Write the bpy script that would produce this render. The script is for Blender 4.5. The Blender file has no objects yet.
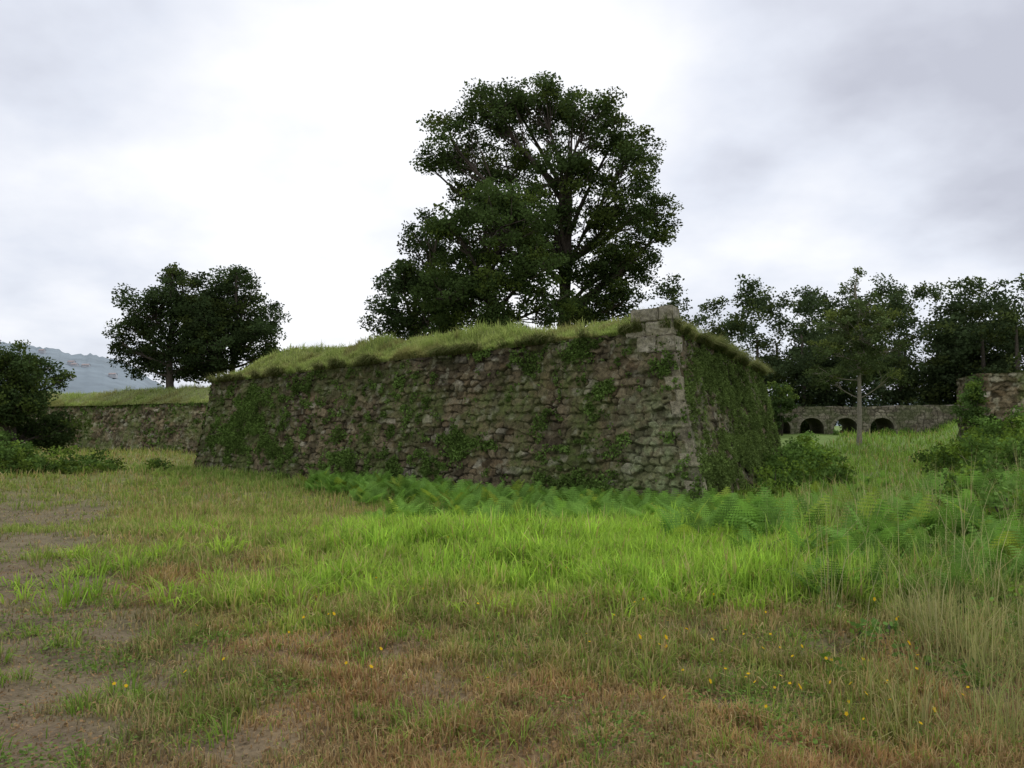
import bpy, bmesh, math, numpy as np
from mathutils import Vector
rng = np.random.default_rng(7)
sc = bpy.context.scene

# ------------------------------------------------------------ helpers
def hsh(ix, iy, seed):
    h = (ix.astype(np.int64)*374761393 + iy.astype(np.int64)*668265263 + seed*974634777) & 0xFFFFFFFF
    h = ((h ^ (h >> 13))*1274126177) & 0xFFFFFFFF
    h = (h ^ (h >> 16)) & 0xFFFFFFFF
    return h/4294967295.0
def vn(x, y, seed=0):
    x = np.asarray(x, float); y = np.asarray(y, float)
    ix = np.floor(x); iy = np.floor(y); fx = x-ix; fy = y-iy
    fx = fx*fx*(3-2*fx); fy = fy*fy*(3-2*fy)
    a = hsh(ix, iy, seed); b = hsh(ix+1, iy, seed); c = hsh(ix, iy+1, seed); d = hsh(ix+1, iy+1, seed)
    return (a*(1-fx)+b*fx)*(1-fy)+(c*(1-fx)+d*fx)*fy
def fbm(x, y, seed=0, o=4):
    s = 0; a = 0.5; t = 0
    for i in range(o):
        s = s+a*vn(np.asarray(x)*2**i+i*17.3, np.asarray(y)*2**i+i*9.1, seed+i); t += a; a *= .5
    return s/t
def ss(a, b, x):
    t = np.clip((np.asarray(x, float)-a)/(b-a), 0, 1); return t*t*(3-2*t)
def lerp(a, b, t):
    return a+(b-a)*t
def mixc(c, d, t):
    return c*(1-t[:, None])+np.asarray(d)*t[:, None]

def mk(name, verts, faces, mat, cols=None, smooth=False, parent=None):
    me = bpy.data.meshes.new(name)
    verts = np.ascontiguousarray(verts, dtype=np.float32)
    if not isinstance(faces, list): faces = [faces]
    faces = [np.asarray(f, dtype=np.int32) for f in faces if len(f)]
    loops = np.concatenate([f.ravel() for f in faces])
    tot = np.concatenate([np.full(len(f), f.shape[1], np.int32) for f in faces])
    st = np.concatenate([[0], np.cumsum(tot)[:-1]]).astype(np.int32)
    me.vertices.add(len(verts)); me.vertices.foreach_set('co', verts.ravel())
    me.loops.add(len(loops)); me.loops.foreach_set('vertex_index', loops)
    me.polygons.add(len(tot)); me.polygons.foreach_set('loop_start', st)
    if smooth: me.polygons.foreach_set('use_smooth', np.ones(len(tot), bool))
    me.update(calc_edges=True)
    if cols is not None:
        a = me.color_attributes.new('Col', 'FLOAT_COLOR', 'POINT')
        c4 = np.ones((len(verts), 4), np.float32); c4[:, :3] = np.clip(cols, 0, 1)
        a.data.foreach_set('color', c4.ravel())
    ob = bpy.data.objects.new(name, me); sc.collection.objects.link(ob)
    me.materials.append(mat)
    if parent: ob.parent = parent
    return ob
def empty(name):
    e = bpy.data.objects.new(name, None); sc.collection.objects.link(e); return e

def nm(name):
    m = bpy.data.materials.new(name); m.use_nodes = True
    nt = m.node_tree; nt.nodes.clear()
    return m, nt, nt.nodes.new('ShaderNodeOutputMaterial')
def leaf_mat(name, transl=0.3):
    m, nt, out = nm(name); N = nt.nodes; L = nt.links
    a = N.new('ShaderNodeAttribute'); a.attribute_name = 'Col'
    p = N.new('ShaderNodeBsdfDiffuse')
    t = N.new('ShaderNodeBsdfTranslucent')
    hs = N.new('ShaderNodeHueSaturation'); hs.inputs['Saturation'].default_value = 1.08; hs.inputs['Value'].default_value = 1.2
    mx = N.new('ShaderNodeMixShader'); mx.inputs[0].default_value = transl
    L.new(a.outputs['Color'], p.inputs['Color']); L.new(a.outputs['Color'], hs.inputs['Color']); L.new(hs.outputs[0], t.inputs[0])
    L.new(p.outputs[0], mx.inputs[1]); L.new(t.outputs[0], mx.inputs[2]); L.new(mx.outputs[0], out.inputs[0])
    return m
def surf_mat(name, scale=8, amount=.5, bump=.4, dist=.03, scale2=40, base=None, rough=.9):
    m, nt, out = nm(name); N = nt.nodes; L = nt.links
    p = N.new('ShaderNodeBsdfPrincipled'); p.inputs['Roughness'].default_value = rough
    p.inputs['Specular IOR Level'].default_value = .2
    geo = N.new('ShaderNodeNewGeometry')
    n1 = N.new('ShaderNodeTexNoise'); n1.inputs['Scale'].default_value = scale; n1.inputs['Detail'].default_value = 6
    n2 = N.new('ShaderNodeTexNoise'); n2.inputs['Scale'].default_value = scale2; n2.inputs['Detail'].default_value = 4
    L.new(geo.outputs['Position'], n1.inputs['Vector']); L.new(geo.outputs['Position'], n2.inputs['Vector'])
    mr = N.new('ShaderNodeMapRange'); mr.inputs[1].default_value = .3; mr.inputs[2].default_value = .7
    mr.inputs[3].default_value = 1-amount; mr.inputs[4].default_value = 1+amount
    av = N.new('ShaderNodeMath'); av.operation = 'ADD'
    hf = N.new('ShaderNodeMath'); hf.operation = 'MULTIPLY'; hf.inputs[1].default_value = .5
    L.new(n1.outputs[0], av.inputs[0]); L.new(n2.outputs[0], av.inputs[1]); L.new(av.outputs[0], hf.inputs[0]); L.new(hf.outputs[0], mr.inputs[0])
    mul = N.new('ShaderNodeVectorMath'); mul.operation = 'SCALE'
    if base is None:
        a = N.new('ShaderNodeAttribute'); a.attribute_name = 'Col'; L.new(a.outputs['Color'], mul.inputs[0])
    else:
        mul.inputs[0].default_value = base
    L.new(mr.outputs[0], mul.inputs['Scale']); L.new(mul.outputs[0], p.inputs['Base Color'])
    b = N.new('ShaderNodeBump'); b.inputs['Strength'].default_value = bump; b.inputs['Distance'].default_value = dist
    L.new(hf.outputs[0], b.inputs['Height']); L.new(b.outputs[0], p.inputs['Normal'])
    L.new(p.outputs[0], out.inputs[0])
    return m

M_leaf = leaf_mat('tree_leaves', .25)
M_grass = leaf_mat('grass_blades', .38)
M_ivy = leaf_mat('ivy_leaves', .25)
M_bark = surf_mat('bark', 6, .5, .6, .04, 25, base=(.085, .07, .055))
M_stone = surf_mat('mossy_stone', 9, .8, .9, .03, 40)
M_ground = surf_mat('ground_soil', 3, .5, .8, .04, 30)
M_hill = surf_mat('hill_painted_haze', .008, .25, 0, .1, .04, base=(.21, .255, .285))  # blue-grey base colour has the aerial haze painted in

# ------------------------------------------------------------ bastion layout
C0 = np.array([5.1, 22.7]); t1 = np.array([-.7625, .647]); t2 = np.array([.42, .9075])
m1 = np.array([.647, .7625]); m2 = np.array([-.9075, .42])
ZB = -.4
BL0 = np.array([-14.7, 39.5]); BR0 = np.array([12.1, 37.8])
T0 = np.array([4.62, 24.6, 4.42]); TL = np.array([-14.15, 40.15, 3.62]); TR = np.array([11.28, 38.2, 3.85])
FL = np.array([-11.3, 47.2, 2.95]); CL = np.array([-42., 67.5, 2.95])
FR = np.array([8.5, 50., 3.6]); CR = np.array([22.5, 77., 3.3])

def inside_fort(x, y):
    a = (x-C0[0])*m1[0]+(y-C0[1])*m1[1]; b = (x-C0[0])*m2[0]+(y-C0[1])*m2[1]
    c = (y-45.6)+(x+10.6)*.676
    return (a > 0) & (b > 0) & ((x > -14.5) | (c > 0))
def xfoot(y):
    return 14.6+(y-30)*.47
def H(x, y):
    x = np.asarray(x, float); y = np.asarray(y, float)
    z = -.78*ss(12, 20.5, y)+.34*ss(28, 42, y)
    z = z+.35*ss(12, 22, -x)*ss(20, 30, y)
    z = z+1.25*ss(42, 78, y)*ss(8, 20, x)
    bank = 2.2*ss(0, 6.5, x-xfoot(y))*ss(20, 34, y)
    z = z+bank+.45*ss(4.5, 9, x)*ss(7, 12, y)*(1-ss(16, 24, y))
    z = z+(fbm(x*.35, y*.35, 3, 3)-.5)*.22+(fbm(x*1.7, y*1.7, 5, 3)-.5)*.12
    return z

def zone(x, y):
    n = fbm(x*.5, y*.5, 11, 4); n2 = fbm(x*1.6, y*1.6, 21, 3)
    g = np.exp(-(((x-1.1)/(4.6))**2+((y-10.6)/3.4)**2)*1.2)
    g = ss(.28, .75, g+(n-.5)*1.1+(n2-.5)*.35)
    far = ss(12, 17, y+(n-.5)*5)
    lf = ss(7, 15, y+(n-.5)*9)
    lush = np.clip(g, 0, 1)
    rt = ss(2.6, 4.2, x-.12*(y-6)+(n-.5)*1.5)*ss(5.0, 7.5, y)
    col = np.tile(np.array([.30, .225, .10]), (len(x), 1))
    red = ss(.40, .60, n2*.5+n*.5)*(1-ss(8, 12, y))*ss(-7, -1, x+1.5*(y-4)*.5)
    col = mixc(col, [.33, .185, .085], red*.7)
    grn = ss(.5, .66, vn(x*1.1+4, y*1.1, 44)*.6+n*.4)
    col = mixc(col, [.18, .235, .055], grn*.75)
    col = mixc(col, [.26, .32, .075], lf*.85*ss(.2, .55, n+.15))
    col = mixc(col, [.23, .36, .07], far*ss(-3, 2, x+(n-.5)*3)*.8)
    col = mixc(col, [.32, .48, .075], lush*.95)
    col = mixc(col, [.19, .29, .06], rt*.8)
    dirt = ss(-.6, .6, -(x+.48*y)+(n-.5)*2.2)*ss(.15, .45, n2+.15)*(1-ss(22, 34, y))
    spot = np.exp(-(((x+1.5)/.8)**2+((y-4.25)/.3)**2))*.8
    thin = ss(.56, .70, fbm(x*1.4+7, y*1.4, 47, 4))*(1-ss(6, 9, y))*.5
    dirt = np.clip(dirt*.95+spot+thin, 0, 1)
    col = mixc(col, [.215, .165, .11], dirt*.8)
    h = .05+.05*n2+.06*lf+.06*far+.13*lush+.15*rt+.06*grn
    h = h*(1-.75*dirt)
    return col, h, dirt, lush, rt

# ------------------------------------------------------------ ground
def ground():
    n = 560
    u = np.linspace(-1, 1, n)
    gx = 9*np.sinh(u*6.3); gy = 8+8*np.sinh(u*6.2)
    X, Y = np.meshgrid(gx, gy)
    x = X.ravel(); y = Y.ravel(); z = H(x, y)
    c, h, d, _, _ = zone(x, y)
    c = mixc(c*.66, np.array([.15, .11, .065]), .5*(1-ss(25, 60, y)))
    i = np.arange(n*n).reshape(n, n)
    f = np.stack([i[:-1, :-1], i[:-1, 1:], i[1:, 1:], i[1:, :-1]], -1).reshape(-1, 4)
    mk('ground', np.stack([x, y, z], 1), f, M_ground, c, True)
ground()

# ------------------------------------------------------------ masonry
def vor(x, y, seed, jit=.85):
    ix = np.floor(x); iy = np.floor(y)
    b1 = np.full(len(x), 9.); b2 = np.full(len(x), 9.); id1 = np.zeros(len(x)); ox = np.zeros(len(x)); oy = np.zeros(len(x))
    for dy in (-1, 0, 1):
        for dx in (-2, -1, 0, 1, 2):
            cy = iy+dy; off = hsh(cy, cy*0+3, seed+9)
            cx = ix+dx
            px = cx+.5+off+(hsh(cx, cy, seed)-.5)*jit; py = cy+.5+(hsh(cx, cy, seed+1)-.5)*jit*.55
            gr = (hsh(cx, cy, seed+2)-.5)*.36
            ddx = np.abs(x-px); ddy = np.abs(y-py)
            d = (ddx**7+(ddy*1.08)**7)**(1/7.)-gr
            m = d < b1
            b2 = np.where(m, b1, np.minimum(b2, d)); id1 = np.where(m, cx*911+cy*37, id1)
            ox = np.where(m, x-px, ox); oy = np.where(m, y-py, oy); b1 = np.where(m, d, b1)
    return b2-b1, id1, ox, oy
def stones(s, z, seed, rowh=.25, sw=.38):
    wz = (fbm(s*.6, z*.9, seed+1, 3)-.5)*.26+(fbm(s*5, z*5, seed+2, 3)-.5)*.07
    ws = (fbm(s*1.6, z*2.2, seed+3, 3)-.5)*.2+(fbm(s*6, z*6, seed+4, 3)-.5)*.07
    d, sid, ox, oy = vor((s+ws)/sw+40, (z+wz)/rowh+40, seed)
    d = d*rowh*.5
    k = np.round(sid)
    r1, r2, r3 = hsh(k, k*0+1, seed), hsh(k, k*0+2, seed), hsh(k, k*0+3, seed)
    tilt = ox*(hsh(k, k*0+4, seed)-.5)+oy*(hsh(k, k*0+5, seed)-.3)
    return d, r1, r2, r3, tilt

def face(name, A0, B0, A1, B1, res, seed, parent, quoin=False, moss=.5, pale=0., bright=1.):
    A0, B0, A1, B1 = [np.array(v, float) for v in (A0, B0, A1, B1)]
    Lh = np.linalg.norm(B0[:2]-A0[:2]); Hh = max(A1[2]-A0[2], B1[2]-B0[2])
    nu = int(Lh/res)+2; nv = int(Hh/res)+2
    U, V = np.meshgrid(np.linspace(0, 1, nu), np.linspace(0, 1, nv))
    u = U.ravel()[:, None]; v = V.ravel()[:, None]
    P = (A0*(1-u)+B0*u)*(1-v)+(A1*(1-u)+B1*u)*v
    td = (B0-A0)/np.linalg.norm(B0-A0)
    up = (A1-A0)+(B1-B0); nrm = np.cross(td, up); nrm /= np.linalg.norm(nrm)
    if nrm @ np.array([-(A0[0]+B0[0])/2, -(A0[1]+B0[1])/2, 0]) < 0: nrm = -nrm
    s = (P-A0)@td; z = P[:, 2]
    d, r1, r2, r3, tilt = stones(s, z, seed)
    u = u[:, 0]; v = v[:, 0]
    se = s-((A1-A0)@td)*v
    if quoin:
        row = np.floor((z+.6)/.36); wq = np.where(row % 2 == 0, .26, .5); q = se < wq
        zq = (z+.6)/.36-row
        dq = np.minimum(np.minimum(zq, 1-zq)*.36, np.abs(se-wq))
        d = np.where(q, dq, d); r1 = np.where(q, hsh(row, row*0, 77), r1); r3 = np.where(q, .3, r3); tilt = np.where(q, 0, tilt)
    jn = fbm(s*3.5, z*3.5, seed+20, 3)
    jw = .004+.030*ss(.42, .75, jn)
    stone = ss(.15, 1, d/jw)
    disp = -.085*(1-stone)*(.25+jn)+(r1-.5)*.085*stone-tilt*.15*stone+(fbm(s*8, z*8, seed+5, 3)-.5)*.05+(fbm(s*.4, z*.4, seed+8, 2)-.5)*.16
    edge = np.minimum(ss(0, .12, u*Lh), 1) if quoin else 1
    P = P+nrm*(disp*edge)[:, None]
    col = lerp(np.array([.078, .061, .033]), np.array([.160, .128, .074]), (r2**1.2)[:, None])
    col = mixc(col, [.34, .31, .23], (r3 > .95)*.6)
    col = mixc(col, [.125, .080, .040], ((r3 < .2)*.35))
    big = fbm(s*.28, z*.5, seed+10, 4)
    col = col*(.65+.75*big)[:, None]
    col = mixc(col, [.022, .018, .010], (1-stone)*.9*(.3+.7*ss(.35, .6, jn)))
    blot = ss(.46, .62, fbm(s*1.7, z*2.2, seed+21, 5)); col = col*(1-.45*blot)[:, None]
    mo = ss(.50-.22*moss, .68, fbm(s*.9, z*.9, seed+12, 5))
    mo2 = ss(.40, .60, fbm(s*5, z*5, seed+13, 4))
    col = mixc(col, [.080, .100, .028], np.clip(mo*.42+mo*mo2*.45, 0, .92))
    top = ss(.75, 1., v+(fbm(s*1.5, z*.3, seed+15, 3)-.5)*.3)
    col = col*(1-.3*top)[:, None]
    lich = ss(.57, .70, fbm(s*4.2, z*4.2, seed+16, 4))
    col = mixc(col, [.28, .275, .19], lich*.42*(.3+r1*.7)*stone)
    if pale > 0:
        w = np.exp(-((se-1.1)/1.1)**2)*ss(.85, .35, v)
        col = mixc(col, [.21, .24, .12], w*pale*(.35+.65*mo2)*(.4+.6*stone))
    if quoin:
        col = np.where(q[:, None], lerp(col, np.array([.30, .265, .185])*(.5+.7*r1)[:, None], .6*stone[:, None]), col)
    i = np.arange(nu*nv).reshape(nv, nu)
    f = np.stack([i[:-1, :-1], i[:-1, 1:], i[1:, 1:], i[1:, :-1]], -1).reshape(-1, 4)
    return mk(name, P, f, M_stone, col*bright, False if res < .04 else True, parent)

bast = empty('stone_bastion')
def at(p2, p3, z):
    a = np.array([p2[0], p2[1], ZB]); b = np.array(p3); t = (z-ZB)/(b[2]-ZB); return a+(b-a)*t
zb = -1.2
aC, aL, aR = at(C0, T0, zb), at(BL0, TL, zb), at(BR0, TR, zb)
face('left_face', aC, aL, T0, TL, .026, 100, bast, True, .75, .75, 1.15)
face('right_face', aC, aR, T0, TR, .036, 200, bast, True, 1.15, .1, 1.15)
face('left_flank', aL, (-11.6, 46.9, zb), TL, FL+np.array([0, 0, .6]), .08, 300, bast)
face('right_flank', aR, (9.0, 50.6, zb), TR, FR, .1, 310, bast)
cw = empty('stone_curtain_wall')
face('rubble_face', (-10.6, 45.6, zb), (-41.5, 66.5, zb), (-10.3, 46.5, 2.98), (-41.2, 67.4, 2.98), .05, 400, cw, False, .5, bright=1.55)
cw2 = empty('stone_curtain_wall')
face('rubble_face', (9, 50.6, zb), (23, 77, zb), FR, CR, .12, 410, cw2)

def block(name, poly, z0, z1, seed, parent):
    r = np.random.default_rng(seed)
    bm = bmesh.new()
    v0 = [bm.verts.new((p[0], p[1], z0)) for p in poly]; v1 = [bm.verts.new((p[0], p[1], z1)) for p in poly]
    n = len(poly)
    bm.faces.new(v0[::-1]); bm.faces.new(v1)
    for i in range(n): bm.faces.new([v0[i], v0[(i+1) % n], v1[(i+1) % n], v1[i]])
    bmesh.ops.bevel(bm, geom=bm.edges[:], offset=.03, segments=2, affect='EDGES')
    bmesh.ops.triangulate(bm, faces=bm.faces[:])
    bmesh.ops.subdivide_edges(bm, edges=[e for e in bm.edges if e.calc_length() > .18], cuts=3, use_grid_fill=True)
    for v in bm.verts:
        k = float(fbm(np.array([v.co.x*5+v.co.z*3]), np.array([v.co.y*5-v.co.z*4]), seed, 3)[0])-.5
        v.co.x += k*.06; v.co.y += k*.06; v.co.z += k*.04
    me = bpy.data.meshes.new(name); bm.to_mesh(me); bm.free()
    a = me.color_attributes.new('Col', 'FLOAT_COLOR', 'POINT')
    g = r.uniform(.8, 1.15)
    co = np.zeros(len(me.vertices)*3); me.vertices.foreach_get('co', co); co = co.reshape(-1, 3)
    nz = ss(.42, .62, fbm(co[:, 0]*3+co[:, 2]*2, co[:, 1]*3+co[:, 2]*3, seed+3, 4))
    c = np.ones((len(co), 4)); c[:, :3] = mixc(np.tile(np.array([.38, .345, .26])*g, (len(co), 1)), [.17, .155, .09], nz*.75)
    a.data.foreach_set('color', c.astype(np.float32).ravel())
    me.materials.append(M_stone)
    o = bpy.data.objects.new(name, me); sc.collection.objects.link(o); o.parent = parent
    return o
def cornerpt(z):
    return at(C0, T0, z)[:2]
zc = [3.74, 4.22, 4.66, 5.10]
offs = [(.62, 1.3, .9), (.95, 1.62, .55), (.5, 1.45, .8)]
for k in range(3):
    z0, z1 = zc[k]+.004, zc[k+1]-.012
    c = cornerpt(min((z0+z1)/2, 4.3))-.06*(m1+m2)*1.364
    a, b, e = offs[k]; dp = .55
    block('corner_block_%d' % k, [c, c+t2*e, c+t2*e+m2*dp, c+t1*a+m1*dp, c+t1*a], z0, z1, 500+k, bast)
    block('face_block_%d' % k, [c+t1*(a+.015), c+t1*(a+.015)+m1*dp, c+t1*b+m1*dp, c+t1*b], z0, z1-.02*k, 520+k, bast)

# ------------------------------------------------------------ rampart
bpts = [CL, FL, TL, T0, TR, FR, CR, np.array([22.5, 140, 3.3])]
cpts = [np.array([-60., 120]), np.array([-14., 110]), np.array([-5, 62.]), np.array([-1., 52.]), np.array([0, 60.]), np.array([0, 90.]), np.array([4, 110.]), np.array([5, 140.])]
def plat(x, y):
    b = ss(-15.5, -10.5, x)*(1-ss(46, 56, y))*(1-.75*ss(6, 10.5, x))
    return 4.0+1.05*b
def seg_d(x, y):
    best = np.full(len(x), 1e9); zt = np.zeros(len(x))
    for a, b in zip(bpts[:-1], bpts[1:]):
        ab = b[:2]-a[:2]; t = np.clip(((x-a[0])*ab[0]+(y-a[1])*ab[1])/(ab@ab), 0, 1)
        d = np.hypot(x-a[0]-ab[0]*t, y-a[1]-ab[1]*t)
        m = d < best; best = np.where(m, d, best); zt = np.where(m, a[2]+(b[2]-a[2])*t, zt)
    return best, zt
def ramp_z(x, y):
    d, zt = seg_d(x, y)
    n = (fbm(x*.5, y*.5, 61, 3)-.5)
    return zt-.03+(plat(x, y)-zt)*ss(-.3, 2.4, d+n*.5)+n*.45*ss(0, 2, d)+(fbm(x*2, y*2, 62, 2)-.5)*.16*ss(0, .5, d)
def bound(s):
    i = np.clip(np.floor(s).astype(int), 0, 6); f = (s-i)[:, None]
    B = np.array([p[:2] for p in bpts]); Cc = np.array(cpts)
    return B[i]*(1-f)+B[i+1]*f, Cc[i]*(1-f)+Cc[i+1]*f
ns = 7*90+1
S = np.linspace(0, 7, ns); S[-1] = 6.9999
T = np.concatenate([[0, .003, .006], np.linspace(.01, .2, 26), np.linspace(.23, 1, 12)])
SB, TB = np.meshgrid(S, T)
b_, c_ = bound(SB.ravel()); tt = TB.ravel()[:, None]
XY = b_*(1-tt)+c_*tt
RZ = ramp_z(XY[:, 0], XY[:, 1])
i = np.arange(ns*len(T)).reshape(len(T), ns)
f = np.stack([i[:-1, :-1], i[:-1, 1:], i[1:, 1:], i[1:, :-1]], -1).reshape(-1, 4)
cc = lerp(np.array([.15, .18, .06]), np.array([.24, .24, .10]), fbm(XY[:, 0], XY[:, 1], 63)[:, None])
mk('grass_rampart', np.column_stack([XY, RZ]), f, M_ground, cc, True)

# ------------------------------------------------------------ grass blades
def blades(name, x, y, z, h, w, lean, az, cb, ct):
    n = len(x)
    dx, dy = np.cos(az), np.sin(az)
    fa = az+np.pi/2+rng.uniform(-.9, .9, n)
    wx, wy = np.cos(fa)*w*.5, np.sin(fa)*w*.5
    V = np.zeros((n, 5, 3), np.float32)
    V[:, 0] = np.stack([x-wx, y-wy, z-.02], 1); V[:, 1] = np.stack([x+wx, y+wy, z-.02], 1)
    mx, my, mz = x+dx*lean*h*.32, y+dy*lean*h*.32, z+h*.55*np.sqrt(np.clip(1-(lean*.4)**2, .05, 1))
    V[:, 2] = np.stack([mx-wx*.8, my-wy*.8, mz], 1); V[:, 3] = np.stack([mx+wx*.8, my+wy*.8, mz], 1)
    tz = z+h*np.clip(1-.45*lean**2, -.6, 1)
    V[:, 4] = np.stack([x+dx*lean*h, y+dy*lean*h, tz], 1)
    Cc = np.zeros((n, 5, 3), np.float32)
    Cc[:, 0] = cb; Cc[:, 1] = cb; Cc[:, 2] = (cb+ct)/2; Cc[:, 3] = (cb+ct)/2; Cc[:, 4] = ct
    k = np.arange(n, dtype=np.int32)[:, None]*5
    q = k+np.array([0, 1, 3, 2]); t = k+np.array([2, 3, 4])
    return mk(name, V.reshape(-1, 3), [q, t], M_grass, Cc.reshape(-1, 3))

def field(name, n, y0, y1, sp, seed, wscale=1., hs=1.):
    r = np.random.default_rng(seed)
    y = np.exp(r.uniform(np.log(y0), np.log(y1), n)); x = y*r.uniform(-sp, sp, n)
    cl = vn(x*3.1, y*3.1, 90)*.5+vn(x*8, y*8, 91)*.5
    col, h, dirt, lush, rt = zone(x, y)
    keep = (r.random(n) < (.15+1.2*cl)*(1-.78*dirt)) & ~inside_fort(x, y)
    x, y, col, h, dirt, lush, rt, cl = [a[keep] for a in (x, y, col, h, dirt, lush, rt, cl)]
    n = len(x)
    h = h*r.uniform(.45, 1.35, n)*(.3+1.3*cl)*hs
    dry = (r.random(n) < lerp(.36, .10, lush)*(1-.6*rt))
    straw = lerp(np.array([.54, .44, .23]), np.array([.34, .20, .10]), r.random(n)[:, None])
    col = col*r.uniform(.6, 1.4, n)[:, None]
    g2 = (r.random(n) < .26) & ~dry
    col = np.where(g2[:, None], lerp(col, np.array([.20, .33, .06]), .6), col)
    col = np.where(dry[:, None], lerp(col, straw, .75), col)
    col = col*(.68+.6*vn(x*5, y*5, 97))[:, None]
    lean = np.abs(r.normal(.45, .4, n)); lean = np.where(lush > .4, lean*1.0, lean*1.45)
    lean = np.clip(lean, 0, 1.55)
    w = (.0035+.00085*y)*r.uniform(.7, 1.4, n)*wscale*(1+.5*lush)
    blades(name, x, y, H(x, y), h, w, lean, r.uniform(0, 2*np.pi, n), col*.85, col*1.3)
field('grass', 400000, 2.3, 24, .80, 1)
field('grass', 110000, 20, 75, .80, 2, .9, 1.4)

def tussocks(name, cx, cy, per, hgt, spread, c0, c1, seed, w=.009, lean0=.5):
    r = np.random.default_rng(seed); n = len(cx)*per
    x0 = np.repeat(cx, per); y0 = np.repeat(cy, per)
    hh = np.repeat(hgt*r.uniform(.5, 1.35, len(cx)), per)*r.uniform(.5, 1.1, n)
    az = r.uniform(0, 2*np.pi, n); rr = np.abs(r.normal(0, spread, n))
    x = x0+np.cos(az)*rr; y = y0+np.sin(az)*rr
    cv = np.repeat(r.random(len(cx)), per)*.7+r.random(n)*.3
    col = lerp(np.array(c0), np.array(c1), cv[:, None])*r.uniform(.75, 1.25, n)[:, None]
    st = r.random(n) < .10
    col = np.where(st[:, None], np.array([.42, .36, .16]), col)
    lean = np.clip(np.abs(r.normal(lean0, .35, n)), 0, 1.5)
    ww = w*(.6+y/12)*r.uniform(.7, 1.3, n)
    m = ~inside_fort(x, y)
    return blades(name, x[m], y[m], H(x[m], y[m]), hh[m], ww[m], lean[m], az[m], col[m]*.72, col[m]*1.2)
r = np.random.default_rng(5)
n = 2400
x = r.normal(1.3, 2.8, n); y = r.normal(10.6, 2.0, n)
k = (fbm(x*.6, y*.6, 71, 3)+r.normal(0, .05, n) > .46) & (y > 6.9+.2*np.abs(x))
tussocks('lush_grass', x[k], y[k], 34, .27, .14, (.20, .34, .05), (.48, .66, .11), 51, .010, .8)
n = 900
s_ = r.uniform(-3, 27, n); o = np.abs(r.normal(0, 1.9, n))+.1
px = C0[0]+t1[0]*s_-m1[0]*o; py = C0[1]+t1[1]*s_-m1[1]*o
tussocks('tall_grass', px, py, 18, .34, .18, (.18, .29, .06), (.35, .43, .12), 52, .010, .6)
n = 1400
y = r.uniform(9, 34, n); x = y*r.uniform(-.72, -.02, n); k = fbm(x*.5, y*.5, 72, 3) > .46
tussocks('tall_grass', x[k], y[k], 16, .22, .22, (.18, .26, .05), (.36, .42, .12), 56, .009, .8)
n = 170
x = r.uniform(1.9, 4.8, n); y = r.uniform(4.4, 8.2, n)
k = x > .40*y+.05+r.uniform(-.3, .7, n)
tussocks('dry_grass', x[k], y[k], 24, .44, .16, (.19, .25, .07), (.42, .38, .17), 53, .0055, .5)
n = 420
x = r.uniform(3.0, 13, n); y = r.uniform(7.5, 24, n); k = x > .34*y+r.normal(0, .5, n)
tussocks('tall_grass', x[k], y[k], 24, .58, .16, (.18, .29, .06), (.37, .42, .14), 54, .007, .45)
n = 170
x = r.uniform(-4, 3.5, n); y = r.uniform(3.8, 8.5, n)
tussocks('grass_tufts', x, y, 46, .13, .10, (.15, .26, .045), (.29, .38, .08), 55, .007, .9)
n = 480
x = r.uniform(2.2, 10.5, n); y = r.uniform(5.5, 19, n); k = x > .38*y+r.normal(0, .5, n)
tussocks('seeding_grass', x[k], y[k], 5, .9, .12, (.36, .34, .16), (.52, .47, .25), 57, .004, .28)

def litter():
    r = np.random.default_rng(66); n = 85000
    y = np.exp(r.uniform(np.log(2.8), np.log(10), n)); x = y*r.uniform(-.75, .75, n)
    g = fbm(x*1.3, y*1.3, 67, 4); k = r.random(n) < ss(.46, .62, g)*.9+.14
    x, y, g = x[k], y[k], g[k]; n = len(x)
    z = H(x, y)+r.uniform(.004, .06, n)
    green = r.random(n) < ss(.44, .6, g)*.85
    col = np.where(green[:, None], np.array([.14, .225, .05]), np.array([.27, .175, .09]))*r.uniform(.5, 1.5, n)[:, None]
    sz = r.uniform(.010, .032, n)*(.7+y/14)
    a = r.uniform(0, 2*np.pi, n); d = np.stack([np.cos(a), np.sin(a), r.normal(0, .3, n)], 1)
    s = np.stack([-np.sin(a), np.cos(a), r.normal(0, .3, n)], 1); c = np.stack([x, y, z], 1); q = sz[:, None]
    V = np.stack([c-d*q*.5, c+s*q*.33, c+d*q*.5, c-s*q*.33], 1).reshape(-1, 3)
    mk('leaf_litter', V, np.arange(n*4, dtype=np.int32).reshape(n, 4), M_grass, np.repeat(col, 4, 0))
litter()

n = 165000
s = np.concatenate([r.uniform(2, 4, int(n*.72)), r.uniform(0.0, 2, n-int(n*.72))])
t = np.abs(r.normal(0, .10, n))*r.random(n)
b_, c_ = bound(s); XY = b_*(1-t[:, None])+c_*t[:, None]
x, y = XY[:, 0], XY[:, 1]
cl = vn(x*1.4, y*1.4, 92)*.5+vn(x*4, y*4, 95)*.5
h = (.07+.65*cl**2.2)*r.uniform(.5, 1.3, n)
col = lerp(np.array([.20, .31, .06]), np.array([.48, .50, .20]), (fbm(x*.8, y*.8, 93)*.6+.4*r.random(n))[:, None])*r.uniform(.7, 1.25, n)[:, None]
brn = ss(.52, .64, fbm(x*.9, y*.9, 96, 3)); col = mixc(col, [.24, .17, .09], brn*.5)
az = r.uniform(0, 2*np.pi, n); lean = np.clip(np.abs(r.normal(.6, .35, n)), 0, 1.4)
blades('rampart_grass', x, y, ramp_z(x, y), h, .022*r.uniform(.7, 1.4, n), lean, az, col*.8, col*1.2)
n = 36000
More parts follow.
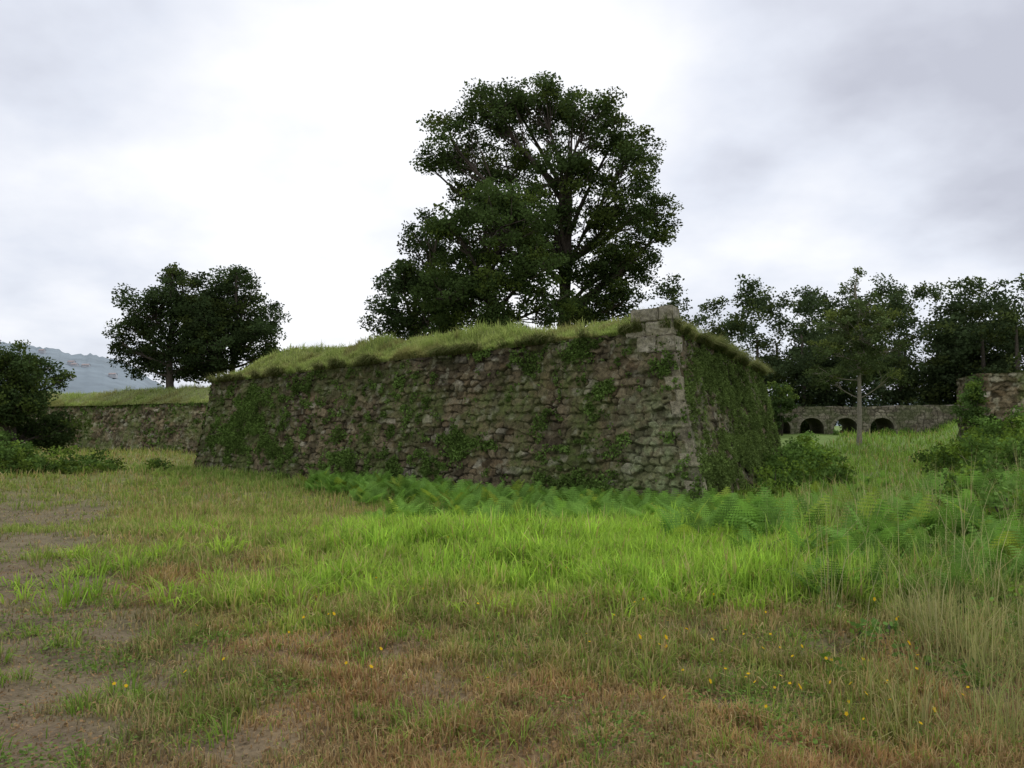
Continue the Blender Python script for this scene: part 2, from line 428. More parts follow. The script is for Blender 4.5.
s = r.uniform(1.2, 4, n); b_, _ = bound(s); x, y = b_[:, 0]+r.normal(0, .06, n), b_[:, 1]+r.normal(0, .06, n)
cl = fbm(x*1.3, y*1.3, 94, 3)
k = r.random(n) < ss(.40, .62, cl); x, y, s, cl = x[k], y[k], s[k], cl[k]; n = len(x)
az = np.where(s < 3, np.arctan2(-m1[1], -m1[0]), np.arctan2(-m2[1], -m2[0]))+r.normal(0, .5, n)
_, zt = seg_d(x, y)
col = lerp(np.array([.12, .18, .045]), np.array([.36, .34, .16]), r.random(n)[:, None])
blades('hanging_grass', x, y, zt, r.uniform(.12, .55, n)*(.1+1.7*cl), .02*np.ones(n), r.uniform(.5, 1.6, n), az, col*.7, col)

# ------------------------------------------------------------ leaf clouds
def leaves(centers, size, r, cols, droop=.0, aspect=.32):
    n = len(centers)
    d = r.normal(size=(n, 3)); d[:, 2] = d[:, 2]*.6-droop; d /= np.linalg.norm(d, axis=1)[:, None]
    e = r.normal(size=(n, 3)); e[:, 2] *= .45
    s = np.cross(d, e); s /= (np.linalg.norm(s, axis=1)[:, None]+1e-6)
    size = np.broadcast_to(size, (n,))[:, None]
    V = np.stack([centers-d*size*.5, centers+s*size*aspect, centers+d*size*.5, centers-s*size*aspect], 1)
    F = np.arange(n*4, dtype=np.int32).reshape(n, 4)
    return V.reshape(-1, 3), F, np.repeat(cols, 4, 0)
def cloud(lobes, per, leafper, cr, lsize, base, r, yellow=.25, shell=.35):
    lobes = np.array(lobes, float)
    wt = (lobes[:, 3]*lobes[:, 5])
    cnt = np.maximum(3, (per*wt).astype(int))
    L = np.repeat(np.arange(len(lobes)), cnt); n = len(L)
    d = r.normal(size=(n, 3)); d /= np.linalg.norm(d, axis=1)[:, None]
    rad = r.random(n)**shell*r.uniform(.8, 1.25, n)
    cen = lobes[L, :3]+d*lobes[L, 3:6]*rad[:, None]
    rr = cr*r.uniform(.5, 1.4, n)
    lc = np.maximum(5, (leafper*(rr/cr)**2).astype(int)); I = np.repeat(np.arange(n), lc); m = len(I)
    o = r.normal(size=(m, 3)); o /= np.linalg.norm(o, axis=1)[:, None]; o *= (r.random(m)**.6)[:, None]*1.15
    o[:, 2] *= .65
    P = cen[I]+o*rr[I][:, None]
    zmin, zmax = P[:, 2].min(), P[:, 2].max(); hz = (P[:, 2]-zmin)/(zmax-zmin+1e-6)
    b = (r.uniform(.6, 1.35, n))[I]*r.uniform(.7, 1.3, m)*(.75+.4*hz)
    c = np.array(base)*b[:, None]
    yl = (r.random(n) < yellow)[I]
    c = np.where(yl[:, None], c*np.array([1.35, 1.22, .9]), c)
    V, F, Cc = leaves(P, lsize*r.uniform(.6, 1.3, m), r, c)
    return V, F, Cc, cen, L, lobes
def tubes(paths):
    VV = []; FF = []; k0 = 0; ns = 6
    a = np.arange(ns)*2*np.pi/ns
    for pts, rad in paths:
        pts = np.array(pts); K = len(pts)
        tg = np.gradient(pts, axis=0); tg /= np.linalg.norm(tg, axis=1)[:, None]+1e-9
        ref = np.where(np.abs(tg[:, 2:3]) > .9, np.array([[1., 0, 0]]), np.array([[0, 0, 1.]]))
        u = np.cross(tg, ref); u /= np.linalg.norm(u, axis=1)[:, None]; w = np.cross(tg, u)
        R = pts[:, None, :]+(u[:, None, :]*np.cos(a)[None, :, None]+w[:, None, :]*np.sin(a)[None, :, None])*np.array(rad)[:, None, None]
        VV.append(R.reshape(-1, 3))
        i = np.arange(K*ns).reshape(K, ns)+k0; j = np.roll(i, -1, 1)
        FF.append(np.stack([i[:-1], j[:-1], j[1:], i[1:]], -1).reshape(-1, 4)); k0 += K*ns
    return np.concatenate(VV), np.concatenate(FF)
def bez(a, b, r, bow=.15, n=6, up=.3):
    a = np.array(a, float); b = np.array(b, float); L = np.linalg.norm(b-a)
    m = (a+b)/2+r.normal(0, bow*L, 3)*np.array([1, 1, .4])+np.array([0, 0, -up*L*.2])
    t = np.linspace(0, 1, n)[:, None]
    return a*(1-t)**2+2*m*t*(1-t)+b*t*t
def tree(name, base, lobes, seed, tr=.3, per=9, leafper=110, cr=.75, ls=.24, col=(.05, .075, .022), fork=.35, bark=None, limb=.42, toptr=.72, twig=.045):
    r = np.random.default_rng(seed)
    base = np.array(base, float)
    lob = []
    for l in lobes:
        x, z, rad = l[:3]; dy = r.uniform(-.8, .8)*2
        lob.append((base[0]+x, base[1]+dy, z, rad, rad*1.1, rad*.92))
    V, F, Cc, cen, L, lob = cloud(lob, per, leafper, cr, ls, col, r)
    e = empty(name)
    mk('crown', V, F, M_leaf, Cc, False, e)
    top = lob[:, 2].max(); ctr = lob[:, :3].mean(0)
    paths = []
    b0 = base+np.array([0, 0, -.3]); tp = np.array([ctr[0], ctr[1], lerp(base[2], top, toptr)])
    p = bez(b0, tp, r, .04, 10, 0); p[:, :2] += r.normal(0, tr*.15, (10, 2))*np.linspace(0, 1, 10)[:, None]
    rad = np.linspace(tr, tr*.3, 10); rad[0] *= 1.5
    paths.append((p, rad)); tr_p = p
    for i_, l in enumerate(lob):
        lo_ = r.uniform(fork, max(.7, fork+.15)); zz = lerp(base[2], l[2], lo_); j = min(np.argmin(np.abs(tr_p[:, 2]-zz)), 8)
        q = bez(tr_p[j], l[:3], r, .12, 7)
        paths.append((q, np.linspace(tr*limb, twig, 7)))
        for c in np.where(L == i_)[0]:
            st = q[r.integers(3, 7)]
            paths.append((bez(st, cen[c], r, .12, 4), np.linspace(twig*.9, .012, 4)))
    V, F = tubes(paths)
    mk('trunk_and_limbs', V, F, bark or M_bark, None, True, e)
    return e

tree('oak_tree', (2.5, 48, 4.6), [(-5.9, 17.6, 1.9), (-3.4, 19.7, 1.9), (-.8, 19.9, 2.0), (2.0, 18.6, 1.8), (4.1, 16.5, 1.8), (5.4, 14.5, 1.4),
     (3.4, 13.7, 2.1), (.6, 15.6, 2.2), (-2.8, 16.8, 2.0), (4.5, 10.9, 1.5), (2.3, 10.4, 1.9), (0, 12.3, 2.2), (-4.6, 15.0, 1.5), (3.0, 8.2, 1.3), (1.2, 8.1, 1.5),
     (6.0, 12.8, .9), (-7.1, 16.4, .8), (-4.6, 20.1, .9), (1.0, 20.1, 1.0), (3.5, 18.2, .9), (-2.4, 20.8, .8), (3.9, 8.6, .9), (5.4, 12.0, 1.1)], 11, .42, 11.5, 150, .62, .17, (.064, .096, .031))
tree('oak_tree', (-.6, 43, 4.7), [(0, 11.5, 2.2), (-1.5, 9.9, 2.0), (1.5, 9.4, 2.0), (-.5, 7.9, 1.9), (2.3, 7.6, 1.5), (-2.4, 11.7, 1.2), (1.0, 12.9, 1.5), (-2.6, 7.9, 1.6), (-.5, 13.4, 1.1),
     (-3.2, 6.3, 1.2), (0, 6.2, 1.3)], 12, .3, 14, 130, .56, .165, (.070, .108, .032))
tree('oak_tree', (-5.9, 50, 4.6), [(.6, 12.5, 1.5), (-.6, 10.1, 1.6), (1.5, 10.1, 1.8), (-1.1, 8.1, 1.3), (.9, 7.6, 1.5), (-1.7, 6.6, 1.0), (2.5, 8, 1.5), (1.6, 13.2, .9), (0.2, 6.4, 1.3)], 13, .25, 13, 125, .56, .175, (.054, .084, .030))
tree('oak_tree', (-24.1, 60, 3.9), [(.4, 11.2, 1.8), (-1.4, 9.9, 1.8), (-2.9, 8.5, 1.4), (-2.5, 6.4, 1.6), (0, 6.9, 2.1), (2.2, 8.5, 2.0), (-.4, 12.5, .9), (2.0, 10.3, 1.5), (-3.4, 7.3, 1.0), (2.2, 6.3, 1.6), (3.2, 9.6, 1.3)], 14, .3, 13.5, 115, .62, .19, (.052, .077, .030))
tree('oak_tree', (-20.1, 61, 3.9), [(-.1, 11.4, 1.6), (.9, 9.8, 1.7), (2.0, 8.1, 1.4), (-1.1, 7.2, 2.0), (1.5, 6.4, 1.5), (-2.0, 9.2, 1.8), (2.7, 6.6, .9), (.4, 12.5, .7), (-2.2, 6.2, 1.5), (2.7, 9.3, .7), (-1.6, 10.8, 1.2), (.3, 8.2, 1.6)], 15, .26, 13.5, 115, .62, .19, (.052, .079, .030))
tree('hawthorn_tree', (-22.2, 38, -.1), [(-.3, 4.2, 1.15), (.9, 3.8, .95), (-.8, 2.6, 1.4), (.7, 2.6, 1.2), (-2.2, 3.9, 1.4), (-2.4, 2, 1.4), (.3, 1.4, 1.3), (1.5, 3.7, .5), (-1.2, 4.6, 1.0), (1.2, 1.5, 1.0)], 16, .14, 34, 95, .42, .13, (.058, .090, .030), .2)
M_bark2 = surf_mat('pale_bark', 8, .4, .4, .03, 30, base=(.25, .22, .17))
tree('young_ash_tree', (24.0, 59, .0), [(0, 11.3, .8), (.3, 9.8, 1.3), (-1.1, 8.7, 1.3), (1.4, 8.6, 1.3), (0, 7.8, 1.7), (-2.0, 6.8, 1.3), (2.0, 6.7, 1.3), (.4, 5.8, 1.4), (-1.4, 4.9, 1.1), (1.5, 4.9, 1.0), (-.2, 12.2, .4), (-2.4, 5.2, .8)], 17, .18, 14, 90, .45, .16, (.105, .142, .052), .72, M_bark2, .22, .93, .025)

def bush(name, lobes, seed, col, ls=.13, cr=.32, per=40, leafper=60, mat=None):
    r = np.random.default_rng(seed)
    V, F, Cc, cen, L, lob = cloud(lobes, per, leafper, cr, ls, col, r, .3, .4)
    e = empty(name); mk('foliage', V, F, mat or M_leaf, Cc, False, e)
    paths = []
    for i_, l in enumerate(lob):
        b = (l[0], l[1], float(H(l[0:1], l[1:2])[0])-.1)
        for c in np.where(L == i_)[0][::4]:
            paths.append((bez(b, cen[c], r, .1, 4), np.linspace(.025, .008, 4)))
    V, F = tubes(paths); mk('stems', V, F, M_bark, None, True, e)
def lobes_at(pts):
    o = []
    for x, y, rad, hf in pts:
        z = float(H(np.array([x]), np.array([y]))[0]); o.append((x, y, z+rad*hf*.5, rad, rad, rad*hf))
    return o
bush('bramble_bush', lobes_at([(-19.6, 35, 1.0, .8), (-18.2, 35.5, .9, .8), (-17.2, 36.5, .7, .8), (-20.8, 34.5, 1.1, .9), (-15.8, 37.5, .5, .8), (-22.5, 36, 1.3, .9)]), 21, (.12, .195, .05))
bush('bramble_bush', lobes_at([(9.6, 30.0, .8, 1.0), (10.4, 31.8, .95, 1.1), (11.3, 33.6, 1.0, 1.15), (12.2, 35.6, 1.1, 1.15), (12.9, 37.6, 1.1, 1.1), (8.6, 27.8, .7, .9), (13.0, 34.5, .9, .8), (11.9, 31.5, .7, .8), (7.4, 25.6, .5, .9)]), 22, (.12, .20, .048))
pts = []
r = np.random.default_rng(23)
for k in range(64):
    y = r.uniform(24, 41); x = xfoot(y)+r.uniform(.8, 9)
    pts.append((x, y, r.uniform(.45, 1.05), r.uniform(.65, 1.0)))
bush('bramble_thicket', lobes_at(pts), 24, (.12, .20, .047), .14, .32, 26, 45)
pts = []
for k in range(36):
    y = r.uniform(10, 23); x = .44*y+r.uniform(.4, 5.0)
    pts.append((x, y, r.uniform(.3, .72), r.uniform(.75, 1.0)))
bush('bramble_thicket', lobes_at(pts), 25, (.125, .21, .05), .075, .2, 85, 42)
pts = [(2.6+r.uniform(-.6, 2.2), 6.5+r.uniform(-1.2, 2.4), r.uniform(.08, .2), .8) for k in range(24)]
bush('dock_weeds', lobes_at(pts), 26, (.13, .23, .055), .05, .1, 260, 14)

# ------------------------------------------------------------ bracken
def bracken(name, x, y, nf, L0, seed, col=(.19, .33, .065)):
    r = np.random.default_rng(seed); T_ = []
    for arch in (.4, .7, .95):
        quads = []
        NP = 11
        for i_ in range(NP):
            t = .28+.72*i_/NP
            pr = np.array([.15*t+.62*arch*t*t, 0, t*(1.0-.45*arch*t)])
            tg = np.array([.15+1.24*arch*t, 0, 1-.9*arch*t]); tg /= np.linalg.norm(tg)
            pl = .36*(1-(t-.28)/.76)**.8
            for sd in (-1, 1):
                dr = np.array([.25*tg[0], sd, .25*tg[2]-.18]); dr /= np.linalg.norm(dr)
                for j in range(5):
                    u0 = (j+.15)/5; c = pr+dr*pl*(u0+.08); hl = pl*.115; wd = (.042*(1-u0)+.012)*(.5+pl*1.6)
                    quads += [c-dr*hl, c+tg*wd, c+dr*hl, c-tg*wd]
        quads += [np.array([0, -.008, -.03]), np.array([0, .008, -.03]), np.array([.15*.6+.62*arch*.36, .004, .6*(1-.45*arch*.6)]), np.array([.15*.6+.62*arch*.36, -.004, .6*(1-.45*arch*.6)])]
        T_.append(np.array(quads))
    N = len(x)*nf; xx = np.repeat(x, nf); yy = np.repeat(y, nf); LL = np.repeat(r.uniform(.6, 1.15, len(x)), nf)
    VV = []; CC = []
    w = r.integers(0, 3, N)
    for k in range(3):
        m = w == k; n_ = m.sum()
        if not n_: continue
        Tk = T_[k]; a = r.uniform(0, 2*np.pi, n_); L = L0*r.uniform(.75, 1.15, n_)*LL[m]
        px = xx[m]+r.normal(0, .08, n_); py = yy[m]+r.normal(0, .08, n_); pz = H(px, py)
        ca, sa = np.cos(a)[:, None], np.sin(a)[:, None]
        X = (Tk[:, 0]*ca-Tk[:, 1]*sa)*L[:, None]+px[:, None]; Y = (Tk[:, 0]*sa+Tk[:, 1]*ca)*L[:, None]+py[:, None]
        Z = Tk[:, 2]*L[:, None]+pz[:, None]
        VV.append(np.stack([X, Y, Z], -1).reshape(-1, 3))
        b = r.uniform(.6, 1.35, n_)[:, None]*np.repeat(r.uniform(.85, 1.15, (n_, len(Tk)//4)), 4, 1)
        c = np.array(col)*b[..., None]
        yl = (r.random(n_) < .12)[:, None, None]
        c = np.where(yl, c*np.array([1.5, 1.1, .9]), c)
        CC.append(c.reshape(-1, 3))
    V = np.concatenate(VV); F = np.arange(len(V), dtype=np.int32).reshape(-1, 4)
    mk(name, V, F, M_grass, np.concatenate(CC))
r = np.random.default_rng(33)
n = 560
s_ = r.uniform(-2.5, 15, n); o = .5+np.abs(r.normal(0, 2.6, n))*(1-s_/20)
px = C0[0]+t1[0]*s_-m1[0]*o; py = C0[1]+t1[1]*s_-m1[1]*o
bracken('bracken_ferns', px, py, 5, .80, 61, (.19, .335, .07))
n = 190
y = r.uniform(12.0, 18, n); x = r.uniform(-3.0, 5, n)
k = y > 14.2-.35*x+r.normal(0, .6, n)
bracken('bracken_ferns', x[k], y[k], 5, .58, 65, (.21, .365, .07))
n = 300
y = r.uniform(9.5, 23, n); x = r.uniform(2.2, 12.5, n); k = (x > .22*y+r.normal(0, .5, n)) & ~inside_fort(x, y)
bracken('bracken_ferns', x[k], y[k], 5, .74, 62, (.165, .30, .062))
n = 120
y = r.uniform(7.6, 11, n); x = .42*y+r.uniform(-.5, 2.8, n)
bracken('bracken_ferns', x, y, 5, .52, 63, (.16, .285, .06))
n = 130
y = r.uniform(22, 34, n); x = r.uniform(7, 20, n); k = ~inside_fort(x, y)
bracken('bracken_ferns', x[k], y[k], 5, .65, 64, (.18, .315, .065))

# ------------------------------------------------------------ ivy on walls
def ivy(name, A0, B0, A1, B1, n, seed, spots, thr, col=(.12, .185, .045), size=.08):
    r = np.random.default_rng(seed)
    A0, B0, A1, B1 = [np.array(v, float) for v in (A0, B0, A1, B1)]
    u = r.random(n)[:, None]; v = r.random(n)[:, None]
    P = (A0*(1-u)+B0*u)*(1-v)+(A1*(1-u)+B1*u)*v
    td = (B0-A0)/np.linalg.norm(B0-A0); s = (P-A0)@td; z = P[:, 2]
    nr = np.cross(td, A1-A0); nr /= np.linalg.norm(nr)
    if nr @ np.array([-(A0[0]+B0[0])/2, -(A0[1]+B0[1])/2, 0]) < 0: nr = -nr
    den = ss(thr, thr+.14, fbm(s*1.3, z*1.6, seed+1, 5))*.4
    sc_ = ss(.66, .73, fbm(s*4.5, z*4.5, seed+7, 2))*.5*ss(.38, .56, fbm(s*.4, z*.6, seed+8, 2))
    den = np.maximum(den, sc_)
    br = fbm(s*2.2, z*2.2, seed+3, 5)
    for (ps, pz, rs, rz, a) in spots:
        e = np.exp(-(((s-ps)/rs)**2+((z-pz)/rz)**2))*a
        den = np.maximum(den, ss(.45, 1.0, e+(br-.5)*2.2)*ss(.05, .3, e)*.8)
    k = r.random(n) < den; P = P[k]; m = len(P)
    th = .02+np.abs(r.normal(0, .06, m))*(.3+den[k])
    P = P+nr*th[:, None]
    c = np.array(col)*r.uniform(.55, 1.5, m)[:, None]*(.6+.8*vn(s[k]*2, z[k]*2, 5))[:, None]
    V, F, Cc = leaves(P, size*r.uniform(.5, 1.4, m), r, c, .5, .38)
    mk(name, V, F, M_ivy, Cc)
ivy('wall_ivy', aC, aL, T0, TL, 300000, 71, [(23.0, 1.7, 2.4, 1.6, 1.1), (20.3, .6, 1.8, .6, .9), (9.8, 1.0, 1.5, .6, .95), (15.6, .15, 1.5, .7, 1.05), (3.9, 2.5, .6, .5, .8), (5.2, 3.95, 1.0, .5, 1.15),
     (12, .1, 3, .4, .8), (3, -.1, 4, .4, .7), (19, 3.0, 1.8, .6, .8), (12.5, 3.2, 1.2, .45, .75), (2.2, 3.4, .5, .7, .6)], .63)
ivy('wall_ivy', aC, aR, T0, TR, 230000, 72, [(7, 3.2, 3.5, 1.2, .85), (12, 2.5, 4, 1.7, .9), (4, .3, 3.5, .7, .95), (10, .6, 5, 1.0, 1.05)], .49, (.125, .175, .05), .07)
ivy('wall_ivy', (-10.6, 45.6, zb), (-41.5, 66.5, zb), (-10.3, 46.5, 2.98), (-41.2, 67.4, 2.98), 90000, 73, [(14, 2.9, 30, .18, .8)], .68, size=.12)

# ------------------------------------------------------------ arched bridge
def bridge():
    e = empty('stone_arch_bridge')
    x0, x1, yf, yb = 21.5, 41.0, 75.0, 78.5
    arches = [(26.4, 1.05), (29.4, 1.05), (32.6, 1.05), (23.5, 1.0)]
    spring, n = 1.35, 700
    xs = np.linspace(x0, x1, n)
    lo = np.full(n, .2)
    for c, w in arches:
        m = np.abs(xs-c) < w; lo[m] = spring+np.sqrt(np.clip(w*w-(xs[m]-c)**2, 0, None))*.85
    top = 3.15+.012*(xs-x0)+(vn(xs*1.4, xs*0, 8)-.5)*.12
    nv = 34
    v = np.linspace(0, 1, nv)[:, None]
    Zf = lo[None]*(1-v)+top[None]*v
    X = np.tile(xs, (nv, 1))
    d, r1, r2, r3, _ = stones(X.ravel(), Zf.ravel(), 600, .3, .5)
    st = ss(.004, .04, d)
    col = lerp(np.array([.15, .125, .09]), np.array([.31, .27, .20]), r2[:, None])*(.5+.9*fbm(X.ravel()*.5, Zf.ravel(), 601))[:, None]
    col = mixc(col, [.05, .045, .03], (1-st)*.8)
    col = mixc(col, [.08, .10, .035], ss(.42, .62, fbm(X.ravel()*.8, Zf.ravel()*1.3, 602))*.6)
    for c, w in arches:
        rad = np.hypot(X.ravel()-c, (Zf.ravel()-spring)/.85)
        ring = (rad < w+.28) & (Zf.ravel() > spring-.1)
        col = np.where(ring[:, None], lerp(col, np.array([.29, .26, .19])*(.7+.4*r1)[:, None], .6), col)
    P = np.stack([X.ravel(), yf-.04*st*(.5+r1), Zf.ravel()], 1)
    i = np.arange(n*nv).reshape(nv, n)
    f = np.stack([i[:-1, :-1], i[:-1, 1:], i[1:, 1:], i[1:, :-1]], -1).reshape(-1, 4)
    mk('front_face', P, f, M_stone, col, True, e)
    P2 = P.copy(); P2[:, 1] = yb; mk('back_face', P2, f[:, ::-1], M_stone, col, True, e)
    def strip(nm_, zz):
        A = np.stack([xs, np.full(n, yf-.02), zz], 1); B = np.stack([xs, np.full(n, yb), zz], 1)
        k = np.arange(n-1); ff = np.stack([k, k+1, k+1+n, k+n], 1)
        mk(nm_, np.concatenate([A, B]), ff, M_stone, np.tile([.12, .105, .08], (2*n, 1)), False, e)
    strip('arch_soffits', lo); strip('deck_top', top)
bridge()
r = np.random.default_rng(46)
bush('bramble_thicket', lobes_at([(r.uniform(20, 40), r.uniform(72.5, 74.4), r.uniform(.25, .5), .8) for k in range(10)]), 47, (.10, .17, .045), .16, .3, 40, 40)
bush('laurel_bush', [(23.0, 72.5, 3.3, 1.2, 1.2, 1.3), (21.6, 72.0, 2.6, 1.3, 1.2, 1.5), (22.6, 72, 4.4, .8, .8, .8)], 48, (.07, .11, .035), .22, .45, 22, 60)
# undergrowth on the far side of the bridge, seen through the arches
bush('bramble_thicket', [(r.uniform(24, 44), r.uniform(80.5, 83), 1.5, 1.3, 1.0, 1.4) for k in range(16)], 49, (.05, .075, .028), .3, .55, 12, 45)

# ------------------------------------------------------------ right retaining wall
rw = empty('stone_retaining_wall')
face('front', (22.9, 42., .8), (36., 37.5, .8), (23.0, 42.1, 4.15), (36, 37.6, 4.4), .05, 700, rw, False, .35, bright=1.9)
face('end', (24.1, 46., .8), (22.9, 42., .8), (24.1, 46., 4.1), (23.0, 42.1, 4.15), .07, 710, rw, False, .4)
V = np.array([[23.0, 42.1, 4.15], [36, 37.6, 4.4], [37.2, 41.2, 4.4], [24.1, 46, 4.1]]); mk('top', V, np.array([[0, 1, 2, 3]]), M_stone, np.tile([.15, .14, .1], (4, 1)), False, rw)
bush('ivy_bush', [(22.8, 41.9, 3.3, .5, .5, .9), (22.5, 41.8, 2.3, .6, .7, .8), (23.2, 41.8, 1.5, .9, .5, .5)], 45, (.10, .165, .045), .13, .28, 60, 55)

# ------------------------------------------------------------ distant woodland (one mass)
def woodland():
    r = np.random.default_rng(81); lob = []
    def tr(x, y, top, wd, z0=1.):
        h = top-z0
        for k in range(15):
            f = r.uniform(.12, .88); ww = wd*(1-.55*abs(f-.5)/.5)
            a = r.uniform(0, 2*np.pi); q = r.uniform(.1, .8)*ww
            rad = wd*r.uniform(.22, .38)
            lob.append((x+np.cos(a)*q, y+np.sin(a)*q, z0+h*f-rad*.2, rad, rad, rad*.9))
        for k in range(3):
            lob.append((x+r.uniform(-.35, .35)*wd, y, top-wd*r.uniform(.2, .4), wd*.24, wd*.24, wd*.24))
    spec = [(18.5, 95, 18.5), (24, 100, 17), (26.5, 92, 18), (30.5, 98, 17.4), (30, 88, 15), (36, 100, 17.8), (39, 105, 18.5), (38, 95, 17), (43.5, 100, 18.8), (49, 106, 19.4), (46, 92, 17), (45, 86, 15),
            (46.5, 84, 16.7), (47.5, 80, 16), (53, 84, 17.2), (57, 88, 17.4), (61, 90, 17.6), (64, 88, 18.2), (71, 92, 17.5), (30, 112, 16.8), (48, 118, 18.5), (62, 116, 18), (34, 92, 15.5), (41, 90, 15.5), (23, 93, 14), (52, 80, 13),
            (50, 90, 15.5), (56, 96, 16.5), (60, 84, 13), (66, 100, 18)]
    for x, d, top in spec:
        tr(x, d, top, r.uniform(4.0, 5.2))
    for k in range(90):
        x = r.uniform(18, 75); y = r.uniform(84, 96); rad = r.uniform(1.5, 2.8)
        lob.append((x, y, 1.2+rad*.5+r.uniform(0, 6.5), rad, rad, rad))
    for k in range(30):
        x = r.uniform(44, 66); y = r.uniform(84, 92); rad = r.uniform(1.6, 2.6)
        lob.append((x, y, r.uniform(6, 12), rad, rad, rad))
    V, F, Cc, cen, L, lo = cloud(lob, 2.8, 60, .95, .33, (.060, .086, .037), r, .22, .4)
    e = empty('woodland'); mk('foliage', V, F, M_leaf, Cc, False, e)
    paths = []
    for x, d, top in spec:
        paths.append((np.array([[x, d, 0], [x+.2, d, 5], [x+.1, d, 11]]), [.3, .24, .12]))
    V, F = tubes(paths); mk('trunks', V, F, M_bark, None, True, e)
woodland()

# ------------------------------------------------------------ hills
def hill_prof(ang):
    return 46+66*ss(-20.5, -26.0, ang)+17*ss(-26, -32, ang)+20*ss(-40, -55, ang)+6*(fbm(ang*.35, ang*0, 9, 4)-.5)*2
def hills():
    ang = np.linspace(-75, 75, 900); a = np.radians(ang)
    R = np.array([900, 1050, 1250, 1500, 1700])
    prof = hill_prof(ang)
    hh = [0, .35, .7, 1.0, .9]
    V = []
    for q, rr in zip(hh, R):
        z = prof*q+(fbm(ang*1.2, ang*0+rr, 10, 4)-.5)*9*q-5*(q == 0)+(fbm(ang*12, ang*0+rr, 12, 3)-.5)*6*q
        V.append(np.stack([np.sin(a)*rr, np.cos(a)*rr, z], 1))
    V = np.concatenate(V); n = 900
    i = np.arange(5*n).reshape(5, n); f = np.stack([i[:-1, :-1], i[:-1, 1:], i[1:, 1:], i[1:, :-1]], -1).reshape(-1, 4)
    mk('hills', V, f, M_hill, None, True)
    M_w = surf_mat('whitewash', .2, .15, 0, .1, .5, base=(.45, .46, .48)); M_r = surf_mat('roof_tile', .3, .2, 0, .1, .6, base=(.32, .27, .26))
    r = np.random.default_rng(3)
    for k in range(7):
        an = r.uniform(-29, -25); rr = r.uniform(1100, 1380); q = np.interp(rr, R, hh)
        cx, cy = math.sin(math.radians(an))*rr, math.cos(math.radians(an))*rr; z0 = float(hill_prof(np.array([an]))[0])*q-2
        a_, b_, h_, g_ = r.uniform(3, 5), r.uniform(3, 4), r.uniform(4, 6), 2
        hs = empty('hillside_house')
        P = np.array([[-a_, -b_, 0], [a_, -b_, 0], [a_, b_, 0], [-a_, b_, 0], [-a_, -b_, h_], [a_, -b_, h_], [a_, b_, h_], [-a_, b_, h_], [-a_, 0, h_+g_], [a_, 0, h_+g_]])+np.array([cx, cy, z0])
        mk('walls', P, [np.array([[0, 1, 5, 4], [1, 2, 6, 5], [2, 3, 7, 6], [3, 0, 4, 7]]), np.array([[4, 7, 8], [5, 6, 9]])], M_w, None, False, hs)
        c = np.array([cx, cy, z0]); Q = (P[4:]-c)*np.array([1.06, 1.1, 1])+c+np.array([0, 0, .15])
        mk('roof', Q, np.array([[0, 1, 5, 4], [2, 3, 4, 5]]), M_r, None, False, hs)
hills()

# ------------------------------------------------------------ wildflowers
def flowers():
    r = np.random.default_rng(91)
    x = np.concatenate([r.normal(1.5, .75, 45), r.uniform(-2.5, 3.2, 55)]); y = np.concatenate([r.normal(5.2, .55, 45), r.uniform(4.6, 11, 55)])
    n = 100
    y = np.clip(y, 4.3, 12); h = r.uniform(.08, .2, n); z = H(x, y)
    V = []; F6 = []; Cc = []; F4 = []; k = 0
    for i_ in range(n):
        R = r.uniform(.008, .014); c = np.array([x[i_], y[i_], z[i_]+h[i_]]); tx, ty = r.normal(0, .5, 2)-np.array([0, .5]); m = 10
        pts = []
        for q in range(m):
            a = 2*np.pi*q/m; rr = R*(1 if q % 2 else .72); dx, dy = rr*np.cos(a), rr*np.sin(a)
            pts.append(c+np.array([dx, dy, dx*tx-dy*ty]))
        V += pts; F6.append(list(range(k, k+m))); Cc += [[.78, .50, .03]]*m; k += m
        V += [c+np.array([-.0015, 0, -h[i_]]), c+np.array([.0015, 0, -h[i_]]), c+np.array([.0015, 0, -.001]), c+np.array([-.0015, 0, -.001])]
        F4.append([k, k+1, k+2, k+3]); Cc += [[.1, .15, .04]]*4; k += 4
    mk('wildflowers', np.array(V), [np.array(F6), np.array(F4)], M_grass, np.array(Cc))
flowers()

# ------------------------------------------------------------ world, sun, camera
SUN_EL, SUN_AZ = math.radians(52), math.radians(22)
w = bpy.data.worlds.new('World'); sc.world = w; w.use_nodes = True
nt = w.node_tree; N = nt.nodes; L = nt.links; N.clear()
out = N.new('ShaderNodeOutputWorld'); bg = N.new('ShaderNodeBackground'); bg.inputs[1].default_value = .115
sky = N.new('ShaderNodeTexSky'); sky.sky_type = 'NISHITA'; sky.sun_disc = False
sky.sun_elevation = SUN_EL; sky.sun_rotation = SUN_AZ
tc = N.new('ShaderNodeTexCoord'); sp = N.new('ShaderNodeSeparateXYZ'); L.new(tc.outputs['Generated'], sp.inputs[0])
def mth(op, a, b=None):
    m = N.new('ShaderNodeMath'); m.operation = op
    for i_, q in enumerate((a, b)):
        if q is None: continue
        if isinstance(q, (int, float)): m.inputs[i_].default_value = q
        else: L.new(q, m.inputs[i_])
    return m.outputs[0]
zz = mth('ADD', mth('MAXIMUM', sp.outputs[2], 0.), .34)
cb = N.new('ShaderNodeCombineXYZ'); L.new(mth('DIVIDE', sp.outputs[0], zz), cb.inputs[0]); L.new(mth('DIVIDE', sp.outputs[1], zz), cb.inputs[1])
cb.inputs[2].default_value = 3.7
n1 = N.new('ShaderNodeTexNoise'); n1.inputs['Scale'].default_value = 1.5; n1.inputs['Detail'].default_value = 6; n1.inputs['Roughness'].default_value = .5
L.new(cb.outputs[0], n1.inputs['Vector'])
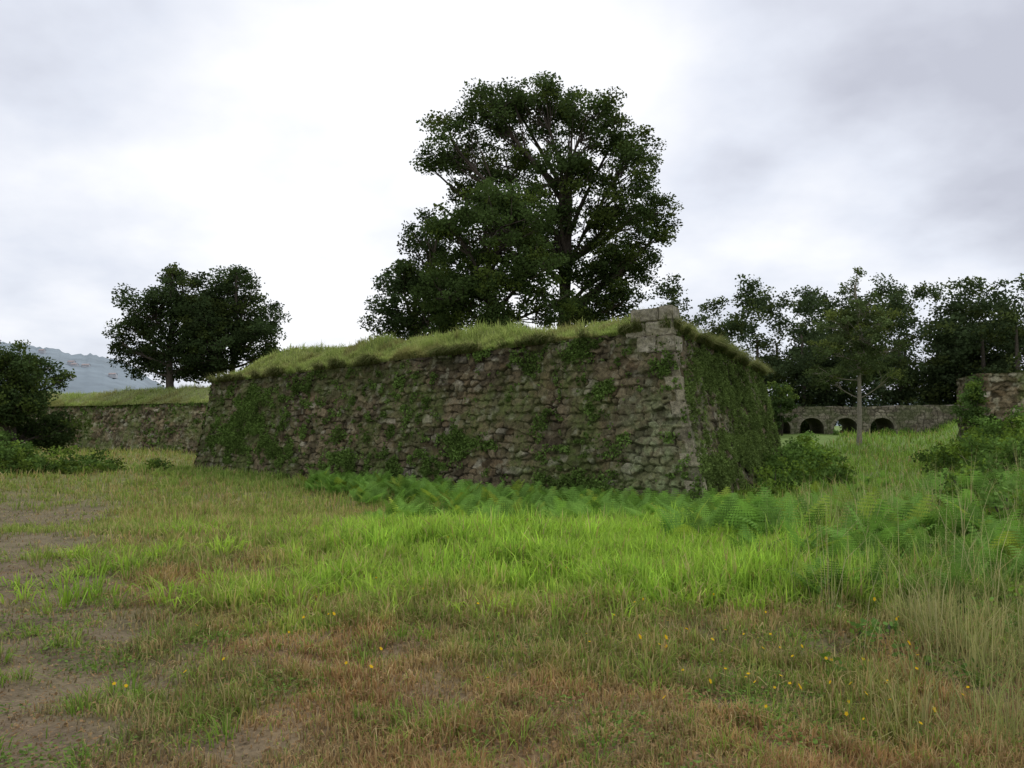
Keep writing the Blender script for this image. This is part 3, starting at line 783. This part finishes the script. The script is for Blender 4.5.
def lobe(vec, p):
    dv = N.new('ShaderNodeVectorMath'); dv.operation = 'DOT_PRODUCT'; L.new(tc.outputs['Generated'], dv.inputs[0])
    g = Vector(vec); g.normalize(); dv.inputs[1].default_value = g
    return mth('POWER', mth('MAXIMUM', dv.outputs['Value'], 0.), float(p))
glow = lobe((-.06, .94, .36), 16); glow2 = lobe((.36, .96, .26), 160); dark = lobe((.46, .85, .34), 40)
val = mth('ADD', mth('ADD', n1.outputs[0], mth('MULTIPLY', glow, .20)), mth('MULTIPLY', glow2, .14))
val = mth('SUBTRACT', val, mth('MULTIPLY', dark, .05))
cr = N.new('ShaderNodeValToRGB'); L.new(val, cr.inputs[0])
e = cr.color_ramp.elements
e[0].position = .35; e[0].color = (5.0, 5.15, 5.9, 1)
e[1].position = .65; e[1].color = (9.3, 9.35, 9.6, 1)
k = e.new(.5); k.color = (7.1, 7.4, 8.2, 1)
mx = N.new('ShaderNodeMix'); mx.data_type = 'RGBA'; mx.inputs[0].default_value = .93
L.new(sky.outputs[0], mx.inputs[6]); L.new(cr.outputs[0], mx.inputs[7])
L.new(mx.outputs[2], bg.inputs[0]); L.new(bg.outputs[0], out.inputs[0])

sd = bpy.data.lights.new('sun', 'SUN'); sd.energy = 1.3; sd.angle = math.radians(20); sd.color = (1, .96, .9)
so = bpy.data.objects.new('sun', sd); sc.collection.objects.link(so)
dirv = Vector((math.sin(SUN_AZ)*math.cos(SUN_EL), math.cos(SUN_AZ)*math.cos(SUN_EL), math.sin(SUN_EL)))
so.rotation_euler = dirv.to_track_quat('Z', 'Y').to_euler()

cd = bpy.data.cameras.new('camera'); cd.sensor_width = 36; cd.lens = 29.9; cd.clip_end = 6000
co = bpy.data.objects.new('camera', cd); sc.collection.objects.link(co)
co.location = (0, 0, 1.6+float(H(np.array([0.]), np.array([0.]))[0])); co.rotation_euler = (math.radians(92.76), 0, 0)
sc.camera = co
sc.view_settings.view_transform = 'Standard'; sc.view_settings.look = 'None'; sc.view_settings.exposure = 0
